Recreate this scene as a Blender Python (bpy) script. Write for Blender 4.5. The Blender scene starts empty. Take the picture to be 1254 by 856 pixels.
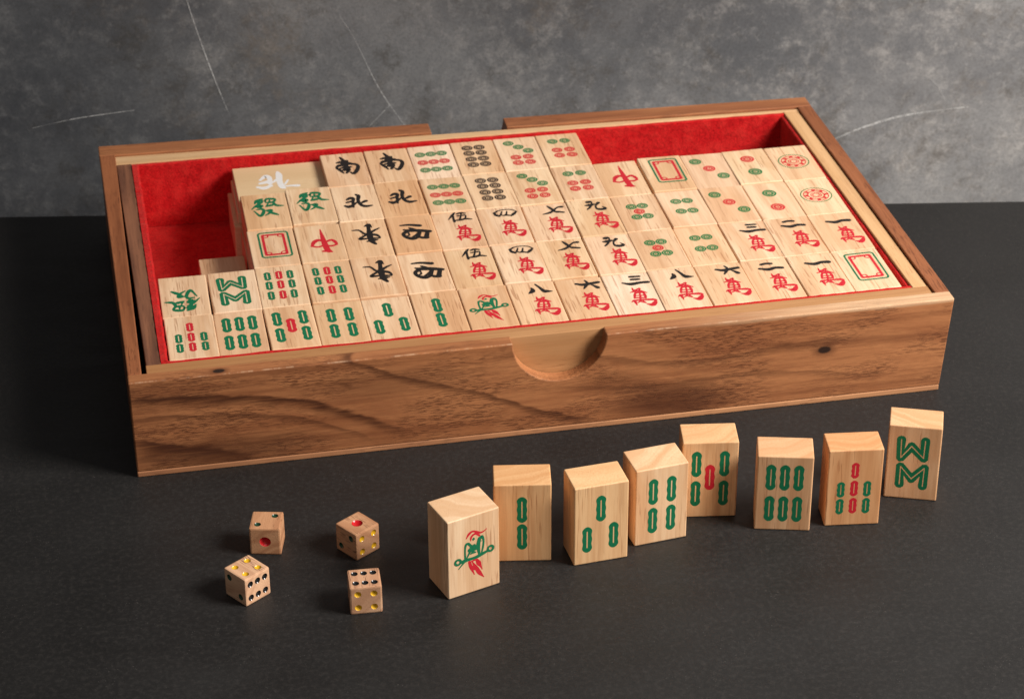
import bpy, bmesh, math, random, json
from mathutils import Vector, Matrix
random.seed(7)
sc = bpy.context.scene
col = sc.collection
S = 0.38                                   # metres per unit of the layout below (1 = length of the wooden case)
R_ = math.radians

# ------------------------------------------------------------------ camera
cam_d = bpy.data.cameras.new('camera'); cam = bpy.data.objects.new('camera', cam_d); col.objects.link(cam)
RM = ((0.9808655, 0.1011571, -0.1663431), (-0.1946665, 0.4973483, -0.8454287), (-0.0027906, 0.8616333, 0.5075237))
M4 = Matrix(RM).to_4x4(); M4.translation = Vector((-0.0107*S, -2.4292*S, 1.5859*S))
cam.matrix_world = M4
cam_d.sensor_fit = 'HORIZONTAL'; cam_d.sensor_width = 36
cam_d.lens = 2943.44/1254*36
cam_d.shift_x = -(639.97-627)/1254
cam_d.shift_y = (421.68-428)/1254
cam_d.clip_start = 0.01; cam_d.clip_end = 50
cam_d.dof.use_dof = True; cam_d.dof.focus_distance = 2.70*S; cam_d.dof.aperture_fstop = 26
sc.camera = cam
sc.render.resolution_x = 1024; sc.render.resolution_y = 698

# ------------------------------------------------------------------ light (studio: one softbox from the right, weak fill, grey room)
w = bpy.data.worlds.new('World'); sc.world = w; w.use_nodes = True
bg = w.node_tree.nodes['Background']; bg.inputs[0].default_value = (0.98, 0.97, 1.0, 1); bg.inputs[1].default_value = 0.088
def area(name, loc, target, size, energy, colour):
    d = bpy.data.lights.new(name, 'AREA'); d.shape = 'RECTANGLE'; d.size, d.size_y = size[0]*S, size[1]*S
    d.energy = energy; d.color = colour
    o = bpy.data.objects.new(name, d); col.objects.link(o); o.location = Vector(loc)*S
    o.rotation_euler = (Vector(target)-Vector(loc)).to_track_quat('-Z', 'Y').to_euler()
    return o
area('softbox', (2.60, -1.25, 2.05), (0.5, 0.2, 0.05), (1.15, 1.15), 27.0, (1.0, 0.955, 0.905))
area('fill_panel', (-0.6, -2.6, 2.6), (0.5, 0.2, 0.0), (2.2, 1.6), 1.8, (1.0, 0.95, 0.9))
sc.view_settings.view_transform = 'Standard'; sc.view_settings.look = 'None'
sc.view_settings.exposure = 0.0; sc.view_settings.gamma = 1.0

# ------------------------------------------------------------------ material helpers
class NT:
    def __init__(s, name):
        s.m = bpy.data.materials.new(name); s.m.use_nodes = True
        s.t = s.m.node_tree; s.b = s.t.nodes['Principled BSDF']
    def n(s, kind, **kw):
        x = s.t.nodes.new(kind)
        for k, v in kw.items(): setattr(x, k, v)
        return x
    def l(s, a, b): s.t.links.new(a, b)
    def put(s, sock, v):
        if isinstance(v, (int, float)): sock.default_value = v
        elif isinstance(v, (tuple, list)): sock.default_value = tuple(v) + ((1,) if len(v) == 3 and sock.type == 'RGBA' else ())
        else: s.l(v, sock)
    def math(s, op, a, b=0.0, c=None, clamp=False):
        x = s.n('ShaderNodeMath', operation=op, use_clamp=clamp); s.put(x.inputs[0], a); s.put(x.inputs[1], b)
        if c is not None: s.put(x.inputs[2], c)
        return x.outputs[0]
    def vec(s, op, a, b=None, sc_=None):
        x = s.n('ShaderNodeVectorMath', operation=op); s.put(x.inputs[0], a)
        if b is not None: s.put(x.inputs[1], b)
        if sc_ is not None: s.put(x.inputs['Scale'], sc_)
        return x.outputs[1] if op in ('LENGTH', 'DOT_PRODUCT', 'DISTANCE') else x.outputs[0]
    def xyz(s, a):
        x = s.n('ShaderNodeSeparateXYZ'); s.l(a, x.inputs[0]); return x.outputs
    def comb(s, a, b, c):
        x = s.n('ShaderNodeCombineXYZ')
        for i, v in enumerate((a, b, c)): s.put(x.inputs[i], v)
        return x.outputs[0]
    def noise(s, v, scale=1.0, detail=2.0, rough=0.5, dist=0.0):
        x = s.n('ShaderNodeTexNoise'); s.l(v, x.inputs['Vector'])
        x.inputs['Scale'].default_value = scale; x.inputs['Detail'].default_value = detail
        x.inputs['Roughness'].default_value = rough; x.inputs['Distortion'].default_value = dist
        return x.outputs['Fac']
    def ramp(s, f, stops, interp='LINEAR'):
        x = s.n('ShaderNodeValToRGB'); s.put(x.inputs[0], f); cr = x.color_ramp; cr.interpolation = interp
        while len(cr.elements) < len(stops): cr.elements.new(0.5)
        for e, (p, c) in zip(cr.elements, stops):
            e.position = p; e.color = (c, c, c, 1) if isinstance(c, (int, float)) else tuple(c)+(1,)
        return x.outputs[0]
    def step(s, f, a, b, lo=0.0, hi=1.0):
        x = s.n('ShaderNodeMapRange', interpolation_type='SMOOTHSTEP'); s.put(x.inputs[0], f)
        x.inputs[1].default_value = a; x.inputs[2].default_value = b; x.inputs[3].default_value = lo; x.inputs[4].default_value = hi
        return x.outputs[0]
    def mix(s, f, a, b, mode='MIX'):
        x = s.n('ShaderNodeMix', data_type='RGBA', blend_type=mode); s.put(x.inputs[0], f); s.put(x.inputs[6], a); s.put(x.inputs[7], b)
        return x.outputs[2]
    def bump(s, h, strength, dist):
        x = s.n('ShaderNodeBump'); s.l(h, x.inputs['Height']); x.inputs['Strength'].default_value = strength; x.inputs['Distance'].default_value = dist
        s.l(x.outputs[0], s.b.inputs['Normal'])
    def obj(s): return s.n('ShaderNodeTexCoord').outputs['Object']

def wood(name, light, dark, pore, axis, unit=42.0, ring=1.6, ring_mix=0.8, poreamt=0.55, pore_thr=0.60, pore_len=3.0,
         rough=0.5, centre=(2.2, -1.7), spread=3.0, tint=True, curves=None, knots=None, fibre=0.25, patches=None, warp=0.35, pore_w=34, streak=0.0, sap=None):
    """3D timber: growth rings round an axis outside the piece, fibre and dark pores along the grain"""
    t = NT(name); o = t.vec('SCALE', t.obj(), sc_=unit)
    rnd = t.n('ShaderNodeObjectInfo').outputs['Random'] if tint else None
    if axis == 'X': a, b, c = t.xyz(o)[0], t.xyz(o)[1], t.xyz(o)[2]
    elif axis == 'Y': a, b, c = t.xyz(o)[1], t.xyz(o)[0], t.xyz(o)[2]
    else: a, b, c = t.xyz(o)[2], t.xyz(o)[0], t.xyz(o)[1]
    if rnd is not None:
        r1 = t.math('FRACT', t.math('MULTIPLY', rnd, 17.31)); r2 = t.math('FRACT', t.math('MULTIPLY', rnd, 91.7))
        off = t.math('MULTIPLY', rnd, 37.0)
        cb = t.math('ADD', b, t.math('MULTIPLY_ADD', r1, spread*2, -spread))
        cc = t.math('ADD', c, t.math('MULTIPLY_ADD', r2, spread, 0.9))
        aa = t.math('ADD', a, off)
    else:
        cb = t.math('ADD', b, centre[0]); cc = t.math('ADD', c, centre[1]); aa = a
    wv = t.comb(t.math('MULTIPLY', aa, 0.35), cb, cc)
    wn = t.math('SUBTRACT', t.noise(wv, 0.9, 2), 0.5)
    wn2 = t.math('SUBTRACT', t.noise(wv, 3.0, 2), 0.5)
    rad = t.vec('LENGTH', t.comb(cb, cc, 0.0))
    rad = t.math('ADD', rad, t.math('MULTIPLY', wn, warp*2)); rad = t.math('ADD', rad, t.math('MULTIPLY', wn2, warp*0.25))
    rad = t.math('ADD', rad, t.math('MULTIPLY', a, 0.045))
    rg = t.noise(t.comb(t.math('MULTIPLY', rad, ring), t.math('MULTIPLY', aa, 0.05), 3.3), 1.0, 3, 0.62)
    rings = t.step(rg, 0.36, 0.64)
    fb = t.noise(t.comb(t.math('MULTIPLY', aa, 1.2), t.math('MULTIPLY', cb, 26), t.math('MULTIPLY', cc, 26)), 1.0, 3, 0.6)
    pv = t.comb(t.math('MULTIPLY', aa, pore_len), t.math('MULTIPLY', cb, pore_w), t.math('MULTIPLY', cc, pore_w))
    pn = t.noise(pv, 1.0, 1.5, 0.5)
    pores = t.math('MULTIPLY', t.step(pn, pore_thr, pore_thr+0.09), t.step(t.noise(wv, 1.7, 1), 0.40, 0.62, 0.18, 1.0))
    big = t.noise(wv, 0.55, 2)
    cA = t.mix(t.math('MULTIPLY', rings, ring_mix), light, dark)
    cA = t.mix(t.math('MULTIPLY', t.step(fb, 0.35, 0.7), fibre), cA, dark)
    cA = t.mix(t.step(big, 0.3, 0.75, 0.0, 0.22), cA, dark)
    endg = t.math('ABSOLUTE', t.xyz(t.n('ShaderNodeTexCoord').outputs['Normal'])['XYZ'.index(axis)])
    side = t.step(endg, 0.4, 0.8, 1.0, 0.12)
    cA = t.mix(t.math('MULTIPLY', t.math('MULTIPLY', pores, poreamt), side), cA, pore)
    if streak:
        sn = t.noise(t.comb(t.math('MULTIPLY', aa, 0.22), t.math('MULTIPLY', cb, 4.5), t.math('MULTIPLY', cc, 4.5)), 1.0, 4, 0.65)
        cA = t.mix(t.math('MULTIPLY', t.step(sn, 0.48, 0.72, 0, streak), side), cA, tuple(.5*(d_+p_) for d_, p_ in zip(dark, pore)))
        cA = t.mix(t.math('MULTIPLY', t.step(sn, 0.52, 0.25, 0, streak*.8), side), cA, tuple(min(1, v*1.14) for v in light))
    if curves:                                       # dark heartwood lines of the figure, drawn as x -> z curves on the board
        X, Z = t.xyz(t.obj())[0], t.xyz(t.obj())[2]
        for pts, wid, amt in curves:
            fc = t.n('ShaderNodeFloatCurve'); cv = fc.mapping.curves[0]
            x0, x1 = -0.01*S, 1.02*S
            t.l(t.math('DIVIDE', t.math('SUBTRACT', X, x0), x1-x0, clamp=True), fc.inputs['Value'])
            P = [((x*S-x0)/(x1-x0), z/0.2+0.1) for x, z in pts]
            cv.points[0].location = P[0]; cv.points[1].location = P[-1]
            for p_ in P[1:-1]: cv.points.new(*p_)
            fc.mapping.update()
            zc = t.math('MULTIPLY', t.math('SUBTRACT', fc.outputs[0], 0.1), 0.2*S)
            dz = t.math('SUBTRACT', Z, zc)
            dz = t.math('ADD', dz, t.math('MULTIPLY', t.math('SUBTRACT', t.noise(t.comb(t.math('MULTIPLY', aa, .8), cb, t.math('MULTIPLY', cc, 2.5)), 2.2, 3), 0.5), wid*S*1.6))
            up = t.step(dz, 0.0, wid*S*0.5, 1, 0); dn = t.step(dz, -wid*S*1.6, 0.0, 0, 1)
            band = t.math('MULTIPLY', up, dn)
            ends = t.math('MULTIPLY', t.step(X, (pts[0][0]-.05)*S, (pts[0][0]+.03)*S), t.step(X, (pts[-1][0]-.06)*S, (pts[-1][0]+.02)*S, 1, 0))
            cA = t.mix(t.math('MULTIPLY', t.math('MULTIPLY', band, ends), t.step(fb, 0.2, 0.6, amt*0.55, amt)), cA, pore)
    for (kx, kz, rx, rz, amt, soft) in (patches or []):
        X, Z = t.xyz(t.obj())[0], t.xyz(t.obj())[2]
        d = t.vec('LENGTH', t.comb(t.math('DIVIDE', t.math('SUBTRACT', X, kx*S), rx*S), t.math('DIVIDE', t.math('SUBTRACT', Z, kz*S), rz*S), 0.0))
        d = t.math('ADD', d, t.math('MULTIPLY', t.math('SUBTRACT', t.noise(pv, .25, 3), 0.5), 1.0*soft))
        cA = t.mix(t.step(d, 1.0-0.75*soft, 1.0+0.3*soft, amt, 0.0), cA, pore if amt < .95 else tuple(v*.25 for v in pore))
    if sap:                                          # pale sapwood along the top edge towards one end
        X, Z = t.xyz(t.obj())[0], t.xyz(t.obj())[2]
        wob = t.math('MULTIPLY', t.math('SUBTRACT', t.noise(t.comb(t.math('MULTIPLY', aa, .5), 0.0, 0.0), 1.0, 3), 0.5), 0.008*S)
        sz = t.step(t.math('ADD', Z, wob), sap[2]*S, (sap[2]+.004)*S)
        cA = t.mix(t.math('MULTIPLY', t.math('MULTIPLY', t.step(X, sap[0]*S, sap[1]*S, .0, .85), sz), t.step(fb, .25, .7, 1, .6)), cA, (0.74, 0.50, 0.30))
    if sap:                                          # worn, paler arris along the front top edge
        Yc = t.xyz(t.obj())[1]
        wr = t.math('MULTIPLY', t.step(Z, 0.1288*S, 0.1300*S), t.step(Yc, 0.0006*S, -0.0010*S))
        cA = t.mix(t.math('MULTIPLY', wr, t.step(t.noise(t.comb(t.math('MULTIPLY', aa, 1.7), 0.0, 1.0), 1.0, 5, 0.75), 0.46, 0.62, 0.0, 0.4)), cA, (0.72, 0.50, 0.32))
    if knots:
        for (K, r, core) in knots:
            d = t.vec('LENGTH', t.vec('MULTIPLY', t.vec('SUBTRACT', t.obj(), tuple(v*S for v in K)), (0.6/r/S, 1/r/S, 1/r/S)))
            d = t.math('ADD', d, t.math('MULTIPLY', wn2, 0.6))
            cA = t.mix(t.step(d, 0.5, 2.4, 0.65, 0.0), cA, pore)
            cA = t.mix(t.step(d, 0.75, 1.1, 1.0, 0.0), cA, core)
    if tint:
        cA = t.mix(1.0, cA, t.n('ShaderNodeObjectInfo').outputs['Color'], 'MULTIPLY')
    t.put(t.b.inputs['Base Color'], cA)
    t.put(t.b.inputs['Roughness'], t.step(fb, 0.2, 0.8, rough-0.06, rough+0.1))
    t.b.inputs['Specular IOR Level'].default_value = 0.35
    h = t.math('ADD', t.math('MULTIPLY', fb, 0.35), t.math('MULTIPLY', pores, -0.8))
    t.bump(h, 0.35, 0.00012)
    return t.m

def ink(name, c, rough=0.45, speck=0.25):
    t = NT(name); o = t.vec('SCALE', t.obj(), sc_=900.0)
    n = t.noise(o, 1.0, 3, 0.6)
    t.put(t.b.inputs['Base Color'], t.mix(t.step(n, 0.45, 0.8, 0.0, speck), c, tuple(min(1, v*2.2+.03) for v in c)))
    t.b.inputs['Roughness'].default_value = rough; t.bump(n, 0.2, 0.00005)
    return t.m

TILE = wood('rubberwood', (0.84, 0.62, 0.43), (0.65, 0.385, 0.215), (0.37, 0.165, 0.08), 'Y', rough=0.5, ring=3.4, ring_mix=0.75, poreamt=0.62, pore_thr=0.57, pore_len=1.5, fibre=0.34, pore_w=24, streak=0.5)
INK = {'g': ink('green_paint', (0.004, 0.145, 0.058)), 'r': ink('red_paint', (0.56, 0.014, 0.026)), 'k': ink('black_paint', (0.012, 0.009, 0.008)),
       'w': ink('white_paint', (0.80, 0.78, 0.76)), 'cg': ink('green_print', (0.008, 0.16, 0.045)), 'cr': ink('red_print', (0.58, 0.020, 0.024)), 'ck': ink('brown_black_print', (0.032, 0.018, 0.012)),
       'y': ink('yellow_enamel', (0.72, 0.40, 0.015), 0.2, 0.1), 'pg': ink('dark_green_enamel', (0.010, 0.042, 0.020), 0.2, 0.1), 'pk': ink('black_enamel', (0.012, 0.012, 0.012), 0.12, 0.0), 'pr': ink('red_enamel', (0.50, 0.008, 0.012), 0.25, 0.1)}
ACL = dict(light=(0.47, 0.195, 0.078), dark=(0.25, 0.080, 0.030), pore=(0.060, 0.018, 0.008))
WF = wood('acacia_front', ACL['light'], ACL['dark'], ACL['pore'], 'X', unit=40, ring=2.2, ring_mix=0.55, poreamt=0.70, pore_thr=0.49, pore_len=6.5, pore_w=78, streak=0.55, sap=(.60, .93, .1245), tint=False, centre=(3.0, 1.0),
          warp=0.8, fibre=0.35, rough=0.42,
          curves=[([(0.0, .107), (.086, .1005), (.172, .089), (.229, .0715), (.2725, .052), (.33, .020)], 0.011, 0.95),
                  ([(0.15, .152), (.2133, .1485), (.2704, .125), (.328, .0975), (.387, .0775), (.442, .0534), (.528, .019), (.57, .006)], 0.007, 0.75),
                  ([(0.0, .046), (.071, .033), (.138, .011), (.16, .004)], 0.016, 0.95),
                  ([(0.0, .082), (.09, .076), (.18, .062), (.25, .036), (.29, .012)], 0.006, 0.6),
                  ([(.45, .118), (.56, .100), (.68, .080), (.80, .088), (.90, .094)], 0.008, 0.5),
                  ([(.52, .062), (.62, .052), (.72, .055), (.80, .050), (.92, .030)], 0.006, 0.45)],
          patches=[(.655, .026, .085, .032, 0.7, 0.9), (.585, .062, .05, .018, 0.35, 0.9), (.10, .022, .13, .026, 0.6, 0.9), (.30, .095, .12, .020, 0.35, 0.9)],
          knots=[((.8455, .0, .0765), 0.0055, (0.030, 0.014, 0.009)), ((.1055, .006, .1305), 0.0042, (0.03, 0.015, 0.01))])
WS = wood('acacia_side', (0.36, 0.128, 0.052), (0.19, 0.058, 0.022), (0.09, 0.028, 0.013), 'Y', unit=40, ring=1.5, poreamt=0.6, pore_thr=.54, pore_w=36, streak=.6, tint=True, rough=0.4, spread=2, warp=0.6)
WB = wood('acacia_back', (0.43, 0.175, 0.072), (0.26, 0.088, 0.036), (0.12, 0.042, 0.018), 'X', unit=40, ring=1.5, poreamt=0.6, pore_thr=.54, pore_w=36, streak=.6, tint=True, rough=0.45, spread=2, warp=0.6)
WT = wood('pale_rail_wood', (0.70, 0.46, 0.25), (0.55, 0.31, 0.14), (0.34, 0.17, 0.08), 'X', unit=40, ring=1.3, poreamt=0.4, tint=True, rough=0.5, streak=.45)
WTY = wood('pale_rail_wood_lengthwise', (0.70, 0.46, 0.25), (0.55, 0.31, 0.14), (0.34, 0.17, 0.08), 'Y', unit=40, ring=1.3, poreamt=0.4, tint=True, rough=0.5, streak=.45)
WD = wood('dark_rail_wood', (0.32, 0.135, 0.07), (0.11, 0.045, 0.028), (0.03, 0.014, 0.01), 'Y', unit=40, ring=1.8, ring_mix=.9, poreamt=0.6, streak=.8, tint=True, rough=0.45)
WDICE = wood('dice_wood', (0.68, 0.40, 0.23), (0.42, 0.20, 0.105), (0.17, 0.075, 0.04), 'Y', unit=60, ring=2.6, poreamt=0.85, pore_thr=0.56, pore_len=3.5, tint=True, rough=0.42)

def felt():
    t = NT('red_felt'); o = t.obj()
    n1 = t.noise(t.vec('SCALE', o, sc_=700.0), 1.0, 4, 0.7); n2 = t.noise(t.vec('SCALE', o, sc_=160.0), 1.0, 3, 0.6)
    c = t.mix(t.step(n1, 0.3, 0.7), (0.33, 0.003, 0.005), (0.56, 0.010, 0.012))
    c = t.mix(t.step(n2, 0.35, 0.75, 0, 0.45), c, (0.66, 0.035, 0.028))
    t.put(t.b.inputs['Base Color'], c); t.b.inputs['Roughness'].default_value = 1.0; t.b.inputs['Specular IOR Level'].default_value = 0.1
    t.b.inputs['Sheen Weight'].default_value = 0.3; t.b.inputs['Sheen Tint'].default_value = (1, 0.2, 0.15, 1)
    t.bump(t.math('ADD', n1, t.math('MULTIPLY', n2, 1.5)), 0.8, 0.0006)
    return t.m
FELT = felt()

def table_mat():
    t = NT('dark_slate'); o = t.obj()
    n1 = t.noise(t.vec('SCALE', o, sc_=12.0), 1.0, 5, 0.6); n2 = t.noise(t.vec('SCALE', o, sc_=420.0), 1.0, 4, 0.7)
    n3 = t.noise(t.vec('SCALE', o, sc_=1100.0), 1.0, 2, 0.6)
    c = t.mix(t.step(n1, 0.3, 0.7), (0.0112, 0.0106, 0.0102), (0.0165, 0.0156, 0.0150))
    c = t.mix(t.step(n2, 0.45, 0.75, 0, 0.35), c, (0.042, 0.036, 0.032))
    vo = t.n('ShaderNodeTexVoronoi'); t.l(t.vec('SCALE', o, sc_=150.0), vo.inputs['Vector'])
    sp = t.math('MULTIPLY', t.step(vo.outputs['Distance'], 0.05, 0.11, 1, 0), t.step(t.noise(t.vec('SCALE', o, sc_=60.0), 1.0, 2), 0.50, 0.62))
    c = t.mix(t.math('MULTIPLY', sp, 0.7), c, (0.20, 0.18, 0.165))
    t.put(t.b.inputs['Base Color'], c); sm = t.noise(t.vec('MULTIPLY', o, (9.0, 22.0, 9.0)), 1.0, 5, 0.65, 0.6)
    t.put(t.b.inputs['Roughness'], t.math('ADD', t.step(n2, 0.3, 0.7, 0.40, 0.56), t.step(sm, 0.35, 0.65, -0.04, 0.10))); t.b.inputs['Specular IOR Level'].default_value = 0.42
    t.bump(t.math('ADD', t.math('MULTIPLY', n3, 0.5), n2), 0.32, 0.00018)
    return t.m

def wall_mat():
    t = NT('mottled_plaster'); o = t.obj()
    a = t.noise(t.vec('SCALE', o, sc_=7.0), 1.0, 8, 0.68, 0.2); b = t.noise(t.vec('SCALE', o, sc_=24.0), 1.0, 10, 0.82, 0.15)
    b2 = t.noise(t.vec('ADD', t.vec('SCALE', o, sc_=16.0), (7, 3, 1)), 1.0, 9, 0.8, 0.2)
    f = t.noise(t.vec('SCALE', o, sc_=150.0), 1.0, 6, 0.75)
    c = t.mix(t.step(a, 0.36, 0.64), (0.088, 0.087, 0.090), (0.165, 0.160, 0.157))
    c = t.mix(t.math('MULTIPLY', t.step(b, 0.46, 0.66, 0, 0.66), t.step(f, 0.38, 0.58, 0.25, 1.0)), c, (0.265, 0.247, 0.230))
    c = t.mix(t.math('MULTIPLY', t.step(b2, 0.50, 0.62, 0, 0.8), t.step(f, 0.38, 0.58, .25, 1)), c, (0.068, 0.060, 0.053))
    br = t.noise(t.vec('ADD', t.vec('SCALE', o, sc_=11.0), (1, 9, 4)), 1.0, 8, 0.75, 0.2)
    c = t.mix(t.math('MULTIPLY', t.step(br, 0.54, 0.66, 0, 0.55), t.step(f, 0.35, 0.6, .2, 1)), c, (0.125, 0.098, 0.075))
    c = t.mix(t.step(f, 0.52, 0.72, 0, 0.30), c, (0.32, 0.30, 0.285))
    g2 = t.noise(t.vec('SCALE', o, sc_=620.0), 1.0, 3, 0.7)
    c = t.mix(t.step(g2, 0.40, 0.70, 0, 0.30), c, (0.045, 0.042, 0.040))
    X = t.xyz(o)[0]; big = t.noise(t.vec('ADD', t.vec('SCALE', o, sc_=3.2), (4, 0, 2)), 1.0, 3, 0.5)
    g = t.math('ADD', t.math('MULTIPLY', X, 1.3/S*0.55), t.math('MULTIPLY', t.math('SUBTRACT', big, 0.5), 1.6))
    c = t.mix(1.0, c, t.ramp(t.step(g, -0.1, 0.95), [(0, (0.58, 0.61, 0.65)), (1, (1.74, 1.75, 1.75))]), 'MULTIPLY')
    t.put(t.b.inputs['Base Color'], c); t.b.inputs['Roughness'].default_value = 0.75; t.b.inputs['Specular IOR Level'].default_value = 0.25
    t.bump(t.math('ADD', f, t.math('MULTIPLY', b, 2.0)), 0.3, 0.0006)
    return t.m

def scratch_mat():
    t = NT('scratch_line'); o = t.obj()
    n = t.noise(t.vec('SCALE', o, sc_=350.0), 1.0, 3, 0.7); m_ = t.noise(t.vec('SCALE', o, sc_=25.0), 1.0, 2)
    t.b.inputs['Base Color'].default_value = (0.62, 0.61, 0.59, 1); t.b.inputs['Roughness'].default_value = 0.8
    t.put(t.b.inputs['Alpha'], t.math('MULTIPLY', t.step(n, 0.34, 0.62, 0.3, 1.0), t.step(m_, 0.25, 0.6, 0.15, 0.9)))
    return t.m

# ------------------------------------------------------------------ object helpers
def link(o, parent=None):
    col.objects.link(o)
    if parent is not None: o.parent = parent
    return o
def mesh_obj(name, bm, mats, parent=None, smooth=False):
    bmesh.ops.recalc_face_normals(bm, faces=bm.faces) if not getattr(bm, '_flat', False) and any(len(e.link_faces) == 2 for e in bm.edges) and name not in FLAT else None
    me = bpy.data.meshes.new(name); bm.to_mesh(me); bm.free()
    for m in (mats if isinstance(mats, (list, tuple)) else [mats]): me.materials.append(m)
    if smooth:
        for p_ in me.polygons: p_.use_smooth = True
    return link(bpy.data.objects.new(name, me), parent)
FLAT = set()
def tag(o, label=None, cat=None, group=None, kind=None):
    for k, v in (('label', label), ('category', cat), ('group', group), ('kind', kind)):
        if v: o[k] = v
def thing(name, loc, label, cat, group=None, rot=(0, 0, 0)):
    o = bpy.data.objects.new(name, None); o.empty_display_size = 0.01; link(o)
    o.location = loc; o.rotation_euler = rot; tag(o, label, cat, group); return o
def bevel(o, wdt, seg=2, ang=30):
    m = o.modifiers.new('bevel', 'BEVEL'); m.width = wdt; m.segments = seg; m.limit_method = 'ANGLE'; m.angle_limit = R_(ang); m.harden_normals = False
def hexa(bm, b4, t4):
    """solid from 4 bottom and 4 top corners, counter-clockwise"""
    v = [bm.verts.new(Vector(p)*S) for p in list(b4)+list(t4)]
    for f in ((3, 2, 1, 0), (4, 5, 6, 7), (0, 1, 5, 4), (1, 2, 6, 5), (2, 3, 7, 6), (3, 0, 4, 7)): bm.faces.new([v[i] for i in f])
def slab(bm, q, z0, z1, qt=None):
    hexa(bm, [(x, y, z0) for x, y in q], [(x, y, z1) for x, y in (qt or q)])
def prism_xz(bm, prof, yf, yb):
    """solid from an outline in x,z; yf / yb give front and back y at x"""
    a = [bm.verts.new(Vector((x, yf(x), z))*S) for x, z in prof]; b = [bm.verts.new(Vector((x, yb(x), z))*S) for x, z in prof]
    n = len(prof)
    bm.faces.new(a); bm.faces.new(b[::-1])
    for i in range(n): bm.faces.new((a[i], b[i], b[(i+1) % n], a[(i+1) % n]))
def catmull(pts, n=5):
    P = [Vector(p) for p in pts]
    if len(P) < 3: 
        return [P[0].lerp(P[-1], i/4) for i in range(5)]
    P = [P[0]*2-P[1]] + P + [P[-1]*2-P[-2]]; out = []
    for i in range(1, len(P)-2):
        p0, p1, p2, p3 = P[i-1:i+3]
        for k in range(n):
            t = k/n; out.append(0.5*((2*p1)+(p2-p0)*t+(2*p0-5*p1+4*p2-p3)*t*t+(3*p1-p0-3*p2+p3)*t*t*t))
    out.append(P[-2].copy()); return out
def ribbon(bm, pts, z, U, wmul=1.0, flat=0.0):
    """one brush stroke: points (x, y, width) in tile widths, round ends"""
    C = catmull(pts, 5); L = []; Rr = []
    for i, c in enumerate(C):
        a = C[max(i-1, 0)]; b = C[min(i+1, len(C)-1)]; d = Vector((b[0]-a[0], b[1]-a[1]))
        d = d.normalized() if d.length > 1e-9 else Vector((1, 0)); n = Vector((-d.y, d.x)); h = max(c[2], .016)*wmul/2*(1+flat*d.x*d.x)
        L.append((c[0]+n.x*h, c[1]+n.y*h)); Rr.append((c[0]-n.x*h, c[1]-n.y*h))
        if i == 0: d0, h0 = d, h
        if i == len(C)-1: d1, h1 = d, h
    mk = lambda p: bm.verts.new((p[0]*U, p[1]*U, z))
    lv = [mk(p) for p in L]; rv = [mk(p) for p in Rr]
    for i in range(len(C)-1):
        bm.faces.new((rv[i], rv[i+1], lv[i+1], lv[i]))
    for c, d, h, a, b in ((C[0], -d0, h0, lv[0], rv[0]), (C[-1], d1, h1, rv[-1], lv[-1])):
        arc = []
        for k in range(1, 4):
            t = math.pi*k/4; n = Vector((-d.y, d.x)); q = d*math.sin(t)*h + n*math.cos(t)*h*(-1)
            arc.append(mk((c[0]+q.x, c[1]+q.y)))
        bm.faces.new([a]+arc[::-1]+[b] if False else ([b]+arc[::-1]+[a] if (arc[0].co-b.co).length > (arc[0].co-a.co).length else [b]+arc+[a]))
def ringloop(bm, outer, inner, z, U):
    n = len(outer); a = [bm.verts.new((x*U, y*U, z)) for x, y in outer]; b = [bm.verts.new((x*U, y*U, z)) for x, y in inner]
    for i in range(n): bm.faces.new((a[i], a[(i+1) % n], b[(i+1) % n], b[i]))
def up_normals(bm):
    for f in bm.faces:
        f.normal_update()
        if f.normal.z < 0: f.normal_flip()
def circ(cx, cy, r, n=28): return [(cx+r*math.cos(2*math.pi*i/n), cy+r*math.sin(2*math.pi*i/n)) for i in range(n)]
def rrect(cx, cy, hw, hh, r, n=5):
    o = []
    for qx, qy, a0 in ((1, 1, 0), (-1, 1, 90), (-1, -1, 180), (1, -1, 270)):
        for i in range(n+1):
            a = R_(a0+90*i/n); o.append((cx+qx*(hw-r)+r*math.cos(a), cy+qy*(hh-r)+r*math.sin(a)))
    return o
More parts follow.
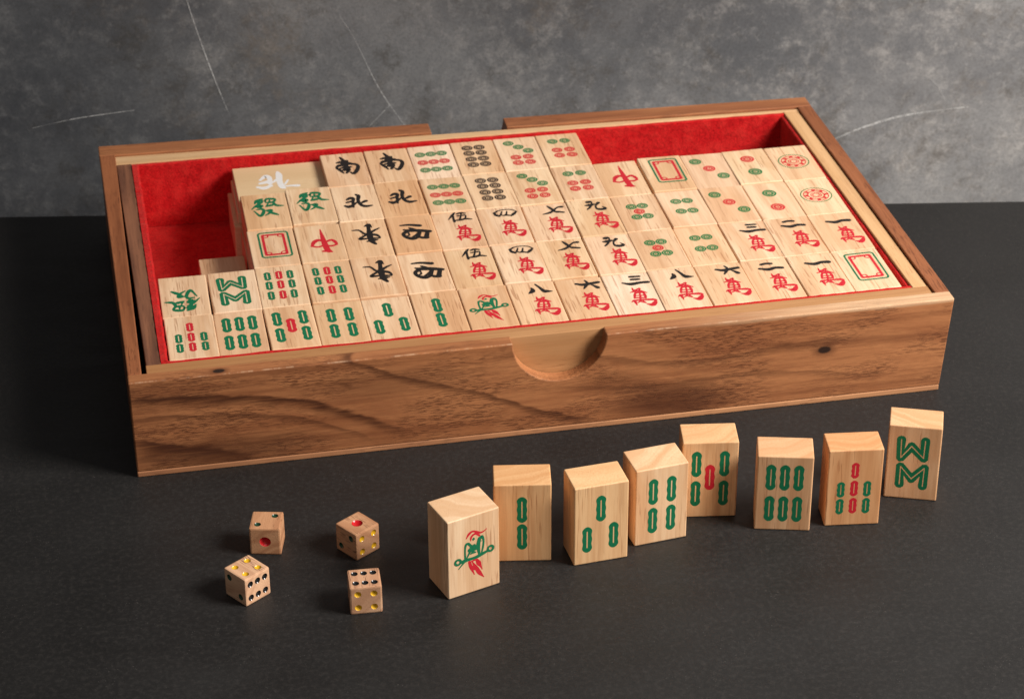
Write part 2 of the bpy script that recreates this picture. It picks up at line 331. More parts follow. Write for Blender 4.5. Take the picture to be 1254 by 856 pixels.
G = json.loads(r'''{"wan":[[[0.029,0.236,0.016],[0.038,0.13,0.038],[0.09,0.14,0.022],[0.142,0.172,0.022],[0.18,0.178,0.029],[0.149,0.1,0.019]],[[-0.04,0.055,0.013],[0.051,0.079,0.026],[0.161,0.091,0.026],[0.282,-0.01,0.019]],[[0.057,0.022,0.029],[0.015,-0.073,0.035],[-0.011,-0.199,0.032]],[[0.056,0.015,0.026],[0.149,0.024,0.026],[0.213,-0.003,0.032],[0.226,-0.116,0.041],[0.211,-0.231,0.029]],[[0.001,-0.181,0.022],[0.108,-0.196,0.022],[0.214,-0.217,0.022]],[[0.141,0.057,0.022],[0.127,-0.096,0.029],[0.098,-0.235,0.029]],[[0.029,-0.09,0.016],[0.207,-0.112,0.019]],[[-0.098,-0.333,0.013],[-0.046,-0.302,0.038],[-0.033,-0.373,0.041],[-0.029,-0.483,0.013]],[[-0.044,-0.289,0.029],[0.093,-0.282,0.025],[0.222,-0.295,0.029],[0.351,-0.314,0.035],[0.407,-0.339,0.019]],[[0.399,-0.338,0.022],[0.357,-0.439,0.06],[0.289,-0.514,0.057],[0.186,-0.473,0.013]],[[0.096,-0.228,0.025],[0.081,-0.328,0.029],[0.007,-0.388,0.013]],[[0.13,-0.304,0.019],[0.142,-0.375,0.032],[0.169,-0.421,0.022]],[[0.077,-0.348,0.022],[0.138,-0.394,0.022]]],"five":[[[0.037,0.792,0.026],[-0.03,0.678,0.042],[-0.139,0.495,0.013]],[[-0.016,0.661,0.036],[-0.027,0.529,0.039],[-0.029,0.367,0.045]],[[0.082,0.726,0.023],[0.165,0.759,0.032],[0.257,0.726,0.023]],[[0.187,0.783,0.026],[0.147,0.599,0.029],[0.095,0.441,0.032]],[[0.072,0.629,0.019],[0.177,0.636,0.023],[0.256,0.627,0.026],[0.226,0.463,0.032]],[[0.002,0.424,0.023],[0.124,0.435,0.032],[0.229,0.463,0.032],[0.355,0.423,0.019]]],"four":[[[-0.119,0.563,0.036],[-0.013,0.655,0.019],[0.144,0.681,0.016],[0.288,0.644,0.019],[0.372,0.541,0.023]],[[0.366,0.543,0.023],[0.297,0.45,0.048],[0.229,0.365,0.029]],[[-0.117,0.57,0.036],[-0.099,0.474,0.052],[-0.03,0.396,0.032]],[[-0.038,0.391,0.023],[0.018,0.486,0.029],[0.058,0.605,0.023]],[[0.014,0.451,0.023],[0.065,0.412,0.023],[0.125,0.45,0.032],[0.166,0.59,0.023]],[[0.11,0.424,0.029],[0.232,0.378,0.023]]],"seven":[[[0.072,0.724,0.027],[0.127,0.596,0.053],[0.192,0.436,0.042],[0.282,0.397,0.034],[0.365,0.364,0.03]],[[0.376,0.629,0.038],[0.269,0.609,0.027],[0.088,0.412,0.038],[-0.088,0.348,0.015]]],"nine":[[[-0.029,0.684,0.046],[0.047,0.694,0.034],[0.04,0.577,0.03],[-0.025,0.444,0.034],[-0.106,0.347,0.023]],[[-0.102,0.539,0.023],[-0.013,0.538,0.049],[0.084,0.568,0.03]],[[0.197,0.621,0.053],[0.11,0.487,0.03],[0.107,0.354,0.042],[0.2,0.302,0.042],[0.298,0.34,0.042],[0.245,0.435,0.015]]],"six":[[[-0.063,0.589,0.033],[0.066,0.532,0.043],[0.244,0.557,0.043],[0.404,0.585,0.038]],[[0.144,0.709,0.028],[0.175,0.601,0.047],[0.137,0.497,0.047],[0.058,0.362,0.024]],[[0.25,0.495,0.024],[0.303,0.433,0.043],[0.349,0.363,0.061]]],"eight":[[[0.003,0.587,0.028],[0.016,0.484,0.071],[-0.021,0.421,0.056],[-0.086,0.364,0.019]],[[0.108,0.727,0.028],[0.167,0.594,0.042],[0.231,0.43,0.061],[0.302,0.395,0.042],[0.393,0.382,0.014]]],"three":[[[0.095,0.669,0.033],[0.287,0.656,0.029]],[[0.099,0.55,0.033],[0.251,0.54,0.033]],[[-0.114,0.436,0.024],[0.042,0.364,0.047],[0.248,0.393,0.038],[0.411,0.39,0.038]]],"two":[[[-0.071,0.623,0.035],[0.031,0.647,0.035],[0.142,0.625,0.035]],[[-0.148,0.458,0.035],[0.023,0.393,0.048],[0.182,0.436,0.041],[0.321,0.408,0.041]]],"one":[[[-0.155,0.466,0.035],[0.017,0.401,0.048],[0.177,0.444,0.042],[0.328,0.428,0.049]]],"south":[[[-0.049,0.655,0.028],[-0.012,0.523,0.049],[0.038,0.383,0.053]],[[-0.145,0.368,0.028],[-0.035,0.384,0.049],[0.144,0.29,0.04]],[[-0.187,0.14,0.032],[-0.12,0.211,0.052],[-0.034,0.231,0.032]],[[-0.195,0.113,0.028],[-0.145,0.018,0.048],[-0.066,-0.196,0.024]],[[0.082,0.446,0.045],[0.031,0.218,0.073],[-0.021,0.016,0.04],[-0.082,-0.052,0.028]],[[-0.096,0.078,0.028],[0.021,0.102,0.044],[0.119,0.105,0.032]],[[-0.022,-0.064,0.024],[0.079,-0.009,0.048],[0.003,-0.191,0.036]],[[-0.051,0.292,0.036],[0.028,0.152,0.061],[0.081,0.038,0.044]],[[0.083,0.255,0.028],[0.236,0.233,0.04],[0.298,0.107,0.052],[0.234,-0.116,0.056],[0.151,-0.24,0.044],[0.084,-0.151,0.02]]],"north":[[[0.034,0.403,0.032],[0.083,0.316,0.059],[0.048,0.121,0.051],[0.072,-0.085,0.051],[0.166,-0.193,0.047],[0.312,-0.183,0.023]],[[0.208,0.053,0.047],[0.092,-0.031,0.027]],[[-0.19,0.179,0.031],[-0.118,0.236,0.047],[-0.044,0.212,0.047],[-0.074,0.056,0.047],[-0.097,-0.206,0.031]],[[-0.208,0.048,0.027],[-0.085,0.094,0.031]],[[-0.265,-0.11,0.035],[-0.191,-0.16,0.051],[-0.092,-0.092,0.039],[0.04,0.06,0.024]]],"west":[[[-0.218,0.418,0.023],[-0.039,0.416,0.035],[0.184,0.344,0.046]],[[-0.045,0.279,0.027],[0.025,0.196,0.05],[0.126,0.056,0.05],[0.075,-0.052,0.038],[-0.069,-0.176,0.019]],[[-0.174,0.211,0.027],[-0.08,0.158,0.05],[0.132,0.123,0.05],[0.357,0.043,0.046]],[[-0.123,0.133,0.05],[-0.214,0.007,0.054],[-0.166,-0.139,0.053],[-0.041,-0.223,0.05],[0.085,-0.173,0.038]],[[0.313,0.044,0.057],[0.243,-0.231,0.069]],[[0.071,-0.136,0.034],[0.153,-0.212,0.042],[0.26,-0.234,0.042]],[[0.171,0.09,0.038],[0.108,-0.127,0.038]],[[-0.101,0.086,0.027],[-0.095,-0.043,0.027],[-0.132,-0.078,0.023]]],"east":[[[0.043,0.568,0.027],[0.134,0.619,0.054],[0.182,0.488,0.019]],[[0.124,0.604,0.069],[0.101,0.385,0.065],[0.088,0.132,0.099],[0.09,-0.101,0.084],[0.16,-0.271,0.046]],[[-0.248,0.431,0.019],[-0.109,0.411,0.031],[-0.021,0.248,0.042],[0.075,0.177,0.042]],[[0.331,0.424,0.019],[0.206,0.338,0.038],[0.09,0.216,0.046]],[[0.041,0.184,0.031],[-0.06,0.111,0.038],[-0.145,0.01,0.042],[0.007,0.004,0.03]],[[0.135,0.182,0.042],[0.242,0.109,0.05],[0.287,-0.019,0.027],[0.147,-0.007,0.034]],[[0.009,-0.122,0.027],[0.123,-0.104,0.049],[0.225,-0.091,0.019]]],"green_dragon":[[[-0.213,0.38,0.02],[-0.15,0.507,0.062],[-0.036,0.596,0.033]],[[-0.3,0.128,0.016],[-0.193,0.282,0.037],[-0.085,0.4,0.041],[-0.032,0.511,0.037]],[[-0.158,0.471,0.029],[-0.074,0.426,0.045]],[[-0.133,0.569,0.033],[-0.123,0.464,0.053],[-0.118,0.369,0.041]],[[-0.121,0.277,0.049],[-0.151,0.181,0.037]],[[0.123,0.507,0.029],[0.123,0.39,0.037]],[[0.02,0.482,0.029],[0.078,0.582,0.037],[0.24,0.54,0.041],[0.197,0.417,0.037],[0.05,0.41,0.029],[0.026,0.499,0.029]],[[0.187,0.401,0.045],[0.252,0.238,0.045],[0.4,0.199,0.016]],[[-0.198,0.237,0.033],[-0.07,0.266,0.053],[-0.108,0.135,0.029],[-0.046,0.048,0.045],[-0.086,-0.137,0.053],[-0.155,-0.205,0.041],[-0.255,0.045,0.02]],[[-0.191,0.097,0.02],[-0.075,0.11,0.033]],[[0.083,0.366,0.021],[0.03,0.218,0.033]],[[0.03,0.218,0.025],[0.143,0.26,0.045]],[[0.005,0.02,0.024],[0.117,0.015,0.049],[0.068,-0.113,0.037],[-0.032,-0.212,0.016]],[[0.037,-0.015,0.024],[0.139,-0.128,0.049],[0.241,-0.222,0.028]]],"red_dragon":[[[0.062,0.635,0.016],[0.07,0.286,0.064],[0.085,-0.114,0.095],[0.115,-0.36,0.087],[0.177,-0.429,0.036]],[[0.066,0.057,0.028],[-0.033,0.139,0.048],[-0.137,0.054,0.064],[-0.192,-0.101,0.044]],[[-0.202,-0.117,0.028],[-0.075,-0.169,0.028],[0.058,-0.117,0.032]],[[0.125,0.045,0.032],[0.245,0.1,0.04],[0.313,-0.002,0.056],[0.33,-0.129,0.036]],[[0.331,-0.12,0.024],[0.211,-0.166,0.032],[0.076,-0.103,0.024]],[[0.011,-0.378,0.032],[0.101,-0.387,0.043]]],"frame_pts":[[[-0.274,0.738,0.002],[0.38,0.716,0.002],[0.393,-0.386,0.002],[-0.28,-0.434,0.002]],[[-0.207,0.635,0.002],[0.272,0.617,0.002],[0.284,-0.32,0.002],[-0.204,-0.316,0.002]]],"white_north":[[[-0.516,-0.217,0.043],[-0.371,-0.289,0.066],[-0.215,-0.196,0.051]],[[-0.428,0.113,0.043],[-0.297,0.279,0.072],[-0.211,0.185,0.086],[-0.226,-0.094,0.086]],[[-0.445,-0.05,0.043],[-0.244,0.009,0.072]],[[-0.001,0.454,0.058],[0.014,0.29,0.115],[-0.004,-0.007,0.106],[0.023,-0.294,0.1],[0.085,-0.389,0.029]],[[-0.155,-0.043,0.034],[-0.055,0.07,0.057]],[[0.067,-0.286,0.02],[0.228,-0.286,0.034],[0.379,-0.31,0.051]],[[0.188,0.004,0.037],[0.099,-0.194,0.037]]],"bird_red":[[[-0.148,0.379,0.015],[-0.096,0.458,0.042],[-0.021,0.498,0.03],[0.062,0.463,0.033],[0.138,0.419,0.03],[0.214,0.431,0.021],[0.267,0.462,0.009]],[[-0.059,0.305,0.015],[-0.053,0.362,0.036],[-0.014,0.414,0.033],[0.054,0.427,0.036],[0.122,0.36,0.03]],[[-0.092,-0.15,0.046],[-0.063,-0.268,0.055],[0.006,-0.457,0.012]],[[-0.031,-0.172,0.021],[0.051,-0.333,0.061],[0.111,-0.454,0.064],[0.198,-0.576,0.009]],[[0.061,-0.154,0.046],[0.098,-0.234,0.076],[0.136,-0.313,0.037],[0.167,-0.394,0.012]],[[-0.032,-0.254,0.015],[0.02,-0.339,0.046]],[[-0.054,-0.151,0.024],[0.054,-0.135,0.03]]],"bird_green":[[[0.003,0.353,0.015],[-0.001,0.325,0.051],[-0.007,0.301,0.015]],[[0.115,0.288,0.036],[0.167,0.323,0.052],[0.203,0.238,0.034],[0.188,0.082,0.034],[0.156,-0.039,0.024]],[[0.121,0.303,0.061],[0.096,0.18,0.067],[0.099,0.064,0.055],[0.116,-0.058,0.037]],[[-0.093,0.258,0.03],[-0.151,0.255,0.042],[-0.177,0.143,0.03],[-0.174,-0.056,0.033]],[[-0.108,0.263,0.039],[-0.056,0.183,0.042],[-0.077,0.076,0.039],[-0.144,-0.05,0.021]],[[-0.08,0.109,0.067],[-0.004,0.124,0.097],[0.088,0.133,0.076]],[[-0.059,0.02,0.021],[-0.02,0.039,0.046],[0.041,0.026,0.021]],[[-0.033,0.192,0.021],[0.02,0.198,0.03]],[[-0.311,-0.231,0.012],[-0.245,-0.163,0.027],[-0.175,-0.102,0.033]],[[-0.274,-0.106,0.039],[-0.175,-0.088,0.061],[-0.053,-0.09,0.046],[0.054,-0.086,0.055],[0.177,-0.054,0.055],[0.301,-0.023,0.037]],[[0.163,0.236,0.002],[0.163,0.236,0.002]]],"bird_rings":[[[-0.324,-0.077,0.05]],[[0.344,0.008,0.054]]],"eight_zig":[[[-0.251,0.511,0.133],[-0.237,0.108,0.134],[-0.05,0.379,0.133],[0.192,0.129,0.133],[0.201,0.518,0.133]],[[-0.222,-0.496,0.135],[-0.225,-0.095,0.134],[-0.005,-0.357,0.134],[0.224,-0.095,0.134],[0.22,-0.505,0.134]]]}''')
U = 0.0607*S                                # width of a tile
_mesh = {}
def cached(key, build, mats):
    if key not in _mesh:
        bm = bmesh.new(); build(bm); up_normals(bm)
        me = bpy.data.meshes.new(key); bm.to_mesh(me); bm.free()
        for m in mats: me.materials.append(m)
        _mesh[key] = me
    return _mesh[key]
def mark(parent, name, key, build, mat, z, loc=(0, 0), rot=0, scale=1):
    me = cached(key, build, [mat]); o = bpy.data.objects.new(name, me); link(o, parent)
    o.location = (loc[0]*U, loc[1]*U, z); o.rotation_euler = (0, 0, rot); o.scale = (scale, scale, 1); return o
def glyph(bm, name, wm=1.25, flat=0.75):
    for i, st in enumerate(G[name]): ribbon(bm, st, 2.5e-6*i, U, wm, flat)
def stick(bm, hl, hw):
    """bamboo stick: scalloped ring with a thin slot"""
    o, i_ = [], []; N = 104; sl = 0.125*hw; hi = hl*0.66
    for k in range(N):
        t = 2*math.pi*(k+.5)/N; c, s_ = math.cos(t), math.sin(t)
        q = math.asin(s_)/(math.pi/2)                      # -1..1 along the outline, even steps
        L = (hl-hw)+hw*math.pi/2; l = abs(q)*L
        if l < hl-hw: wx, yy = hw, l
        else:
            a = (l-(hl-hw))/hw; wx, yy = hw*math.cos(a), hl-hw+hw*math.sin(a)
        wx *= 0.935+0.065*math.cos(yy/hl*math.pi*3.0)
        o.append((math.copysign(wx, c), math.copysign(yy, s_)))
        i_.append((math.copysign(sl*min(1, wx/hw*1.6), c), math.copysign(yy/hl*hi, s_)))
    ringloop(bm, o, i_, 0, U)
def disc(bm, r):
    rr = [(1.0, .70), (.62, .30), (.16, .0)]
    for a, b in rr:
        if b > 0: ringloop(bm, circ(0, 0, r*a), circ(0, 0, r*b), 0, U)
        else: bm.faces.new([bm.verts.new((x*U, y*U, 0)) for x, y in circ(0, 0, r*a, 12)])
def zig(bm, pts, wo, wi):
    def off(w):
        n = len(pts); Lx, Rx = [], []
        for i, p in enumerate(pts):
            p = Vector(p); d = []
            if i: d.append((p-Vector(pts[i-1])).normalized())
            if i < n-1: d.append((Vector(pts[i+1])-p).normalized())
            if len(d) == 1: nn = Vector((-d[0].y, d[0].x)); Lx.append(p+nn*w); Rx.append(p-nn*w)
            else:
                n0 = Vector((-d[0].y, d[0].x)); n1 = Vector((-d[1].y, d[1].x)); m = (n0+n1).normalized(); k = 1/max(m.dot(n0), .3)
                left = d[0].x*d[1].y-d[0].y*d[1].x > 0; kl = min(k, 2.3 if left else 1.2); kr = min(k, 1.2 if left else 2.3)
                e0, e1 = n0*w, n1*w
                if left: Lx += [p+m*w*kl]*3; Rx += [p-(n0*2+m).normalized()*w*1.05, p-m*w*1.12, p-(n1*2+m).normalized()*w*1.05]
                else: Rx += [p-m*w*kr]*3; Lx += [p+(n0*2+m).normalized()*w*1.05, p+m*w*1.12, p+(n1*2+m).normalized()*w*1.05]
        a0 = (Vector(pts[0])-Vector(pts[1])).normalized(); a1 = (Vector(pts[-1])-Vector(pts[-2])).normalized()
        def cap(c, d, w, frm):
            out = []; base = math.atan2(d.y, d.x)
            for k in range(1, 8):
                t = base+math.pi/2*(1-k/4.0)*frm; out.append(Vector((c[0]+w*math.cos(t), c[1]+w*math.sin(t))))
            return out
        return Lx + cap(pts[-1], a1, w, 1) + Rx[::-1] + cap(pts[0], a0, w, 1)
    ringloop(bm, off(wo), off(wi), 0, U)

# ------------------------------------------------------------------ setting
FAR = [(-0.153, 0.7155), (1.298, 0.469)]
def far_y(x): return FAR[0][1]+(x-FAR[0][0])*(FAR[1][1]-FAR[0][1])/(FAR[1][0]-FAR[0][0])
bm = bmesh.new()
slab(bm, [(-3, -3.2), (4, -3.2), (4, far_y(4)), (-3, far_y(-3))], -0.09, 0.0)
o = mesh_obj('tabletop', bm, table_mat()); bevel(o, 0.004*S, 3); tag(o, 'dark slate grey tabletop with fine pale specks', kind='structure')
# backdrop board standing just beyond the far edge of the table
e = Vector((FAR[1][0]-FAR[0][0], FAR[1][1]-FAR[0][1], 0)).normalized(); nrm = Vector((e.y, -e.x, 0))   # towards the camera
B0 = Vector((-0.153, 0.7155, 0)) + Vector((0, 0.175, 0))
e = Vector((math.cos(R_(-5.0)), math.sin(R_(-5.0)), 0)); nrm = Vector((e.y, -e.x, 0))
P = lambda u, z, d=0.0: B0 + e*u + nrm*d + Vector((0, 0, z))
bm = bmesh.new()
f4 = [P(-4, -1.2), P(5, -1.2), P(5, 3.2), P(-4, 3.2)]
v = [bm.verts.new(q*S) for q in f4]+[bm.verts.new((q-nrm*0.05)*S) for q in f4]
for f in ((0, 1, 2, 3), (7, 6, 5, 4), (1, 0, 4, 5), (2, 1, 5, 6), (3, 2, 6, 7), (0, 3, 7, 4)): bm.faces.new([v[i] for i in f])
bmesh.ops.recalc_face_normals(bm, faces=bm.faces)
SCR = [[[0.2938, 0.2572, 0.00135], [0.3063, 0.2017, 0.00135], [0.3271, 0.1226, 0.00135], [0.3569, 0.0236, 0.00135]], [[0.5155, 0.2134, 0.00135], [0.5378, 0.1709, 0.00135], [0.5713, 0.0901, 0.00135], [0.6123, 0.0205, 0.00135]], [[0.0552, 0.0548, 0.0012], [0.1223, 0.0672, 0.0012], [0.207, 0.076, 0.0012]], [[0.5534, 0.0305, 0.00118], [0.5865, 0.0652, 0.00118]], [[1.2666, -0.0317, 0.0036], [1.3192, -0.0109, 0.0036], [1.3824, 0.0051, 0.0036], [1.4784, 0.0139, 0.0036]], [[1.4162, 0.0625, 0.00153], [1.4302, 0.0481, 0.00153], [1.4412, 0.0255, 0.00153]]]
nb = len(bm.faces)
for i, pts in enumerate(SCR):                # thin scratches in the paint, 0.2 mm proud of it
    Cc = catmull(pts, 6); Lv, Rv = [], []
    for k, c in enumerate(Cc):
        a_, b_ = Cc[max(k-1, 0)], Cc[min(k+1, len(Cc)-1)]; d = Vector((b_[0]-a_[0], b_[1]-a_[1])).normalized(); n_ = Vector((-d.y, d.x)); h = c[2]/2*(0.35+0.65*math.sin(math.pi*(k+.5)/len(Cc)))
        Lv.append(bm.verts.new(P(c[0]+n_.x*h, c[1]+n_.y*h, 0.0006)*S)); Rv.append(bm.verts.new(P(c[0]-n_.x*h, c[1]-n_.y*h, 0.0006)*S))
    for k in range(len(Cc)-1):
        f = bm.faces.new((Rv[k], Rv[k+1], Lv[k+1], Lv[k])); f.material_index = 1
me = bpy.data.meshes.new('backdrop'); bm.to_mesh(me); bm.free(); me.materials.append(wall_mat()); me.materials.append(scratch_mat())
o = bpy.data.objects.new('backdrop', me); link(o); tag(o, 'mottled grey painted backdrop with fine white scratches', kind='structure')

# ------------------------------------------------------------------ wooden case (outer sleeve with thumb notches)
H = 0.1305
case = thing('wooden_case', (0, 0, 0), 'open brown acacia wood case with half-round thumb notches, standing on the dark table', 'case')
def zt(x): return H
def notch(cx, rx, rz, n=28):
    return [(cx+rx*math.cos(math.pi+math.pi*i/n), H-rz*math.sin(math.pi*i/n)) for i in range(n+1)]
prof = [(0.0, 0.0075), (1.0005, 0.0075), (1.0095, H)] + [(x, z) for x, z in reversed(notch(0.5125, 0.0575, 0.0575))] + [(-0.0005, H)]
bm = bmesh.new(); prism_xz(bm, prof, lambda x: -0.002, lambda x: 0.0177)
o = mesh_obj('front_board', bm, WF, case); bevel(o, 0.0016*S, 2)
yb0 = lambda x: 0.612-0.0375*x; yb1 = lambda x: 0.643-0.039*x
prof = [(-0.004, 0.0075), (1.0, 0.0075), (1.003, H)] + [(x, z) for x, z in reversed(notch(0.5085, 0.0535, 0.0535))] + [(-0.006, H)]
bm = bmesh.new(); prism_xz(bm, prof, yb0, yb1)
o = mesh_obj('back_board', bm, WB, case); bevel(o, 0.0012*S, 2); o.color = (1, 1, 1, 1)
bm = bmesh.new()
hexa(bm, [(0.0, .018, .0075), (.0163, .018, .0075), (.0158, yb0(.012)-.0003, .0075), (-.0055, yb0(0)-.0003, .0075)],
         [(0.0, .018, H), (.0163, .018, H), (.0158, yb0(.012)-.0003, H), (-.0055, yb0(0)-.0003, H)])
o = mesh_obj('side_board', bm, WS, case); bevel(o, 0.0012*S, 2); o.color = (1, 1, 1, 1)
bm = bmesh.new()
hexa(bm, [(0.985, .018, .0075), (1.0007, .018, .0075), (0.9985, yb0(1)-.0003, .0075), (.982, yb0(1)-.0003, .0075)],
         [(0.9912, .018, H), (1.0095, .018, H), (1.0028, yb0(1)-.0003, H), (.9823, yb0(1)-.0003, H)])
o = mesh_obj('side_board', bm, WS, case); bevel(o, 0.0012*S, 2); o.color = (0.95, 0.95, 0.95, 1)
bm = bmesh.new(); slab(bm, [(0.0, -.0022), (1.0000, -.0022), (.9995, yb1(1)), (-.004, yb1(0))], 0.0, 0.0073)
o = mesh_obj('base_board', bm, WB, case); bevel(o, 0.0012*S, 2); o.color = (1.25, 1.5, 1.7, 1)

# ------------------------------------------------------------------ felt lined tray inside the case
tray = thing('felt_lined_tray', (0, 0, 0.0080*S), 'pale wooden tray lined with bright red felt, fitted inside the brown case', 'tray')
def tp(name, q, z0, z1, m, c=(1, 1, 1, 1), bv=0.0008, qt=None):
    bm = bmesh.new(); slab(bm, q, z0-0.008, z1-0.008, qt); o = mesh_obj(name, bm, m, tray); bevel(o, bv*S, 2); o.color = c; return o
ZR = 0.1275
tib = lambda x: 0.5865-0.0185*x        # back rail, inner side
tob = lambda x: 0.6105-0.0378*x        # back rail, outer side
tp('front_rail', [(.0222, .0182), (.9892, .0182), (.9892, .0405), (.0222, .0405)], .0082, ZR, WT, (0.72, 0.575, 0.47, 1))
tp('back_rail', [(.0152, tib(0)), (.9830, tib(1)-.0005), (.9830, tob(1)), (.0152, tob(0))], .0082, ZR, WT, (1.05, 1.08, 1.12, 1))
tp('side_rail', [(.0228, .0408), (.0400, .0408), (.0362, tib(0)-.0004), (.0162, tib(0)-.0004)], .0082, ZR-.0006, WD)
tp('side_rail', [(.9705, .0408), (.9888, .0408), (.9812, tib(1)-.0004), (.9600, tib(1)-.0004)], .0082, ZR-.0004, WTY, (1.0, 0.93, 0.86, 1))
tp('tray_floor', [(.0405, .0410), (.9590, .0410), (.9590, tib(1)-.001), (.0405, tib(0)-.001)], .0082, .0240, WT)
# felt: floor sheet and four wall sheets as one lining, with a slightly wavy nap edge
FZ = 0.0300
def feltwall(bm, p0, p1, thick_dir, z0, z1, th, n=120, wav=.00035, seed=1, flip=False):
    rnd = random.Random(seed); p0, p1 = Vector(p0), Vector(p1); d = Vector(thick_dir)
    A, B, Cc, D = [], [], [], []
    wv = [0.0]*(n+1)
    for k in range(n+1): wv[k] = 0.5*(wv[k-1] if k else 0)+rnd.uniform(-1, 1)*wav
    for k in range(n+1):
        q = p0.lerp(p1, k/n); t = d*(th+wv[k]); z = z1-0.008+wv[k]*0.7
        A.append(bm.verts.new(Vector((q.x, q.y, z0-.008))*S)); B.append(bm.verts.new(Vector((q.x, q.y, z))*S))
        Cc.append(bm.verts.new(Vector((q.x+t.x*.75, q.y+t.y*.75, z+.0003))*S)); D.append(bm.verts.new(Vector((q.x+t.x, q.y+t.y, z0-.008))*S))
        B[-1].co.z -= 0.0
    E_ = [bm.verts.new(v.co+Vector((d.x*th*.3*S, d.y*th*.3*S, -0.0012*S))) for v in Cc]
    for k in range(n):
        for X_, Y_ in ((A, B), (B, Cc), (Cc, E_), (E_, D), (D, A)):
            bm.faces.new((X_[k], X_[k+1], Y_[k+1], Y_[k]))
    for k in (0, n): bm.faces.new((A[k], B[k], Cc[k], E_[k], D[k]))
bm = bmesh.new()
slab(bm, [(.0408, .0413), (.9600, .0413), (.9585, tib(1)-.0012), (.0375, tib(0)-.0012)], .0242-.008, FZ-.008)
feltwall(bm, (.0405, .0409), (.9700, .0409), (0, 1), .0305, ZR-.0012, .0072, seed=2)
feltwall(bm, (.0366, tib(0)-.0006), (.9598, tib(1)-.0006), (0, -1), .0306, ZR-.0016, .0058, seed=3, wav=.0004)
feltwall(bm, (.0403, .0462), (.0366, tib(0)-.0070), (1, 0), .0307, ZR+.0004, .0085, seed=4, wav=.0005)
feltwall(bm, (.9702, .0462), (.9597, tib(1)-.0070), (-1, 0), .0308, ZR-.0040, .0048, seed=5)
bmesh.ops.recalc_face_normals(bm, faces=bm.faces)
o = mesh_obj('felt_lining', bm, FELT, tray)

# ------------------------------------------------------------------ tiles
def tile_mesh(w_, h_, d_, key):
    if key in _mesh: return _mesh[key]
    bm = bmesh.new(); x, y, z = w_*S/2, h_*S/2, d_*S
    v = [bm.verts.new(c) for c in ((-x, -y, 0), (x, -y, 0), (x, y, 0), (-x, y, 0), (-x, -y, z), (x, -y, z), (x, y, z), (-x, y, z))]
    for f in ((3, 2, 1, 0), (4, 5, 6, 7), (0, 1, 5, 4), (1, 2, 6, 5), (2, 3, 7, 6), (3, 0, 4, 7)): bm.faces.new([v[i] for i in f])
    bmesh.ops.bevel(bm, geom=list(bm.edges), offset=0.0017*S, segments=3, affect='EDGES', profile=0.6)
    me = bpy.data.meshes.new(key); bm.to_mesh(me); bm.free(); me.materials.append(TILE); _mesh[key] = me; return me
BAM = {2: [(-.01, .30, 'g'), (-.01, -.30, 'g')], 3: [(-.01, .34, 'g'), (-.27, -.31, 'g'), (.24, -.29, 'g')],
       4: [(-.17, .32, 'g'), (.19, .32, 'g'), (-.17, -.32, 'g'), (.19, -.32, 'g')],
       5: [(-.26, .36, 'g'), (.27, .36, 'g'), (0.0, .06, 'r'), (-.26, -.30, 'g'), (.27, -.30, 'g')],
       6: [(-.26, .36, 'g'), (0, .36, 'g'), (.26, .36, 'g'), (-.26, -.34, 'g'), (0, -.34, 'g'), (.26, -.34, 'g')],
       7: [(0, .39, 'r'), (0, -.01, 'r'), (0, -.40, 'r'), (-.25, -.03, 'g'), (-.25, -.41, 'g'), (.25, -.03, 'g'), (.25, -.41, 'g')],
       9: [(-.26, .46, 'g'), (-.02, .47, 'r'), (.21, .46, 'g'), (-.26, .06, 'g'), (-.02, .07, 'r'), (.21, .06, 'g'), (-.26, -.36, 'g'), (-.02, -.36, 'r'), (.21, -.36, 'g')]}
DOT = {2: [(0, .36, 'cr'), (0, -.30, 'cg')], 22: [(0, .36, 'cg'), (0, -.30, 'cr')], 3: [(-.21, .48, 'cg'), (.02, .10, 'cr'), (.25, -.29, 'cg')],
       4: [(-.13, .34, 'cg'), (.13, .34, 'cg'), (-.13, -.14, 'cg'), (.13, -.14, 'cg')],
       5: [(-.13, .31, 'cg'), (.12, .31, 'cg'), (-.01, .06, 'cr'), (-.12, -.19, 'cg'), (.13, -.19, 'cg')],
       6: [(-.15, .46, 'cg'), (.14, .46, 'cg'), (-.14, -.01, 'cr'), (.15, -.01, 'cr'), (-.14, -.29, 'cr'), (.15, -.29, 'cr')],
       7: [(-.17, .56, 'cg'), (.02, .34, 'cg'), (.21, .12, 'cg'), (-.13, -.18, 'cr'), (.15, -.18, 'cr'), (-.13, -.46, 'cr'), (.15, -.46, 'cr')],
       8: [(x, y, 'ck') for y in (.50, .22, -.08, -.37) for x in (-.14, .14)],
       9: [(x, y, c) for y, c in ((.40, 'cg'), (-.0, 'cr'), (-.38, 'cg')) for x in (-.25, 0, .25)]}
NUM = {1: 'one', 2: 'two', 3: 'three', 4: 'four', 5: 'five', 6: 'six', 7: 'seven', 8: 'eight', 9: 'nine'}
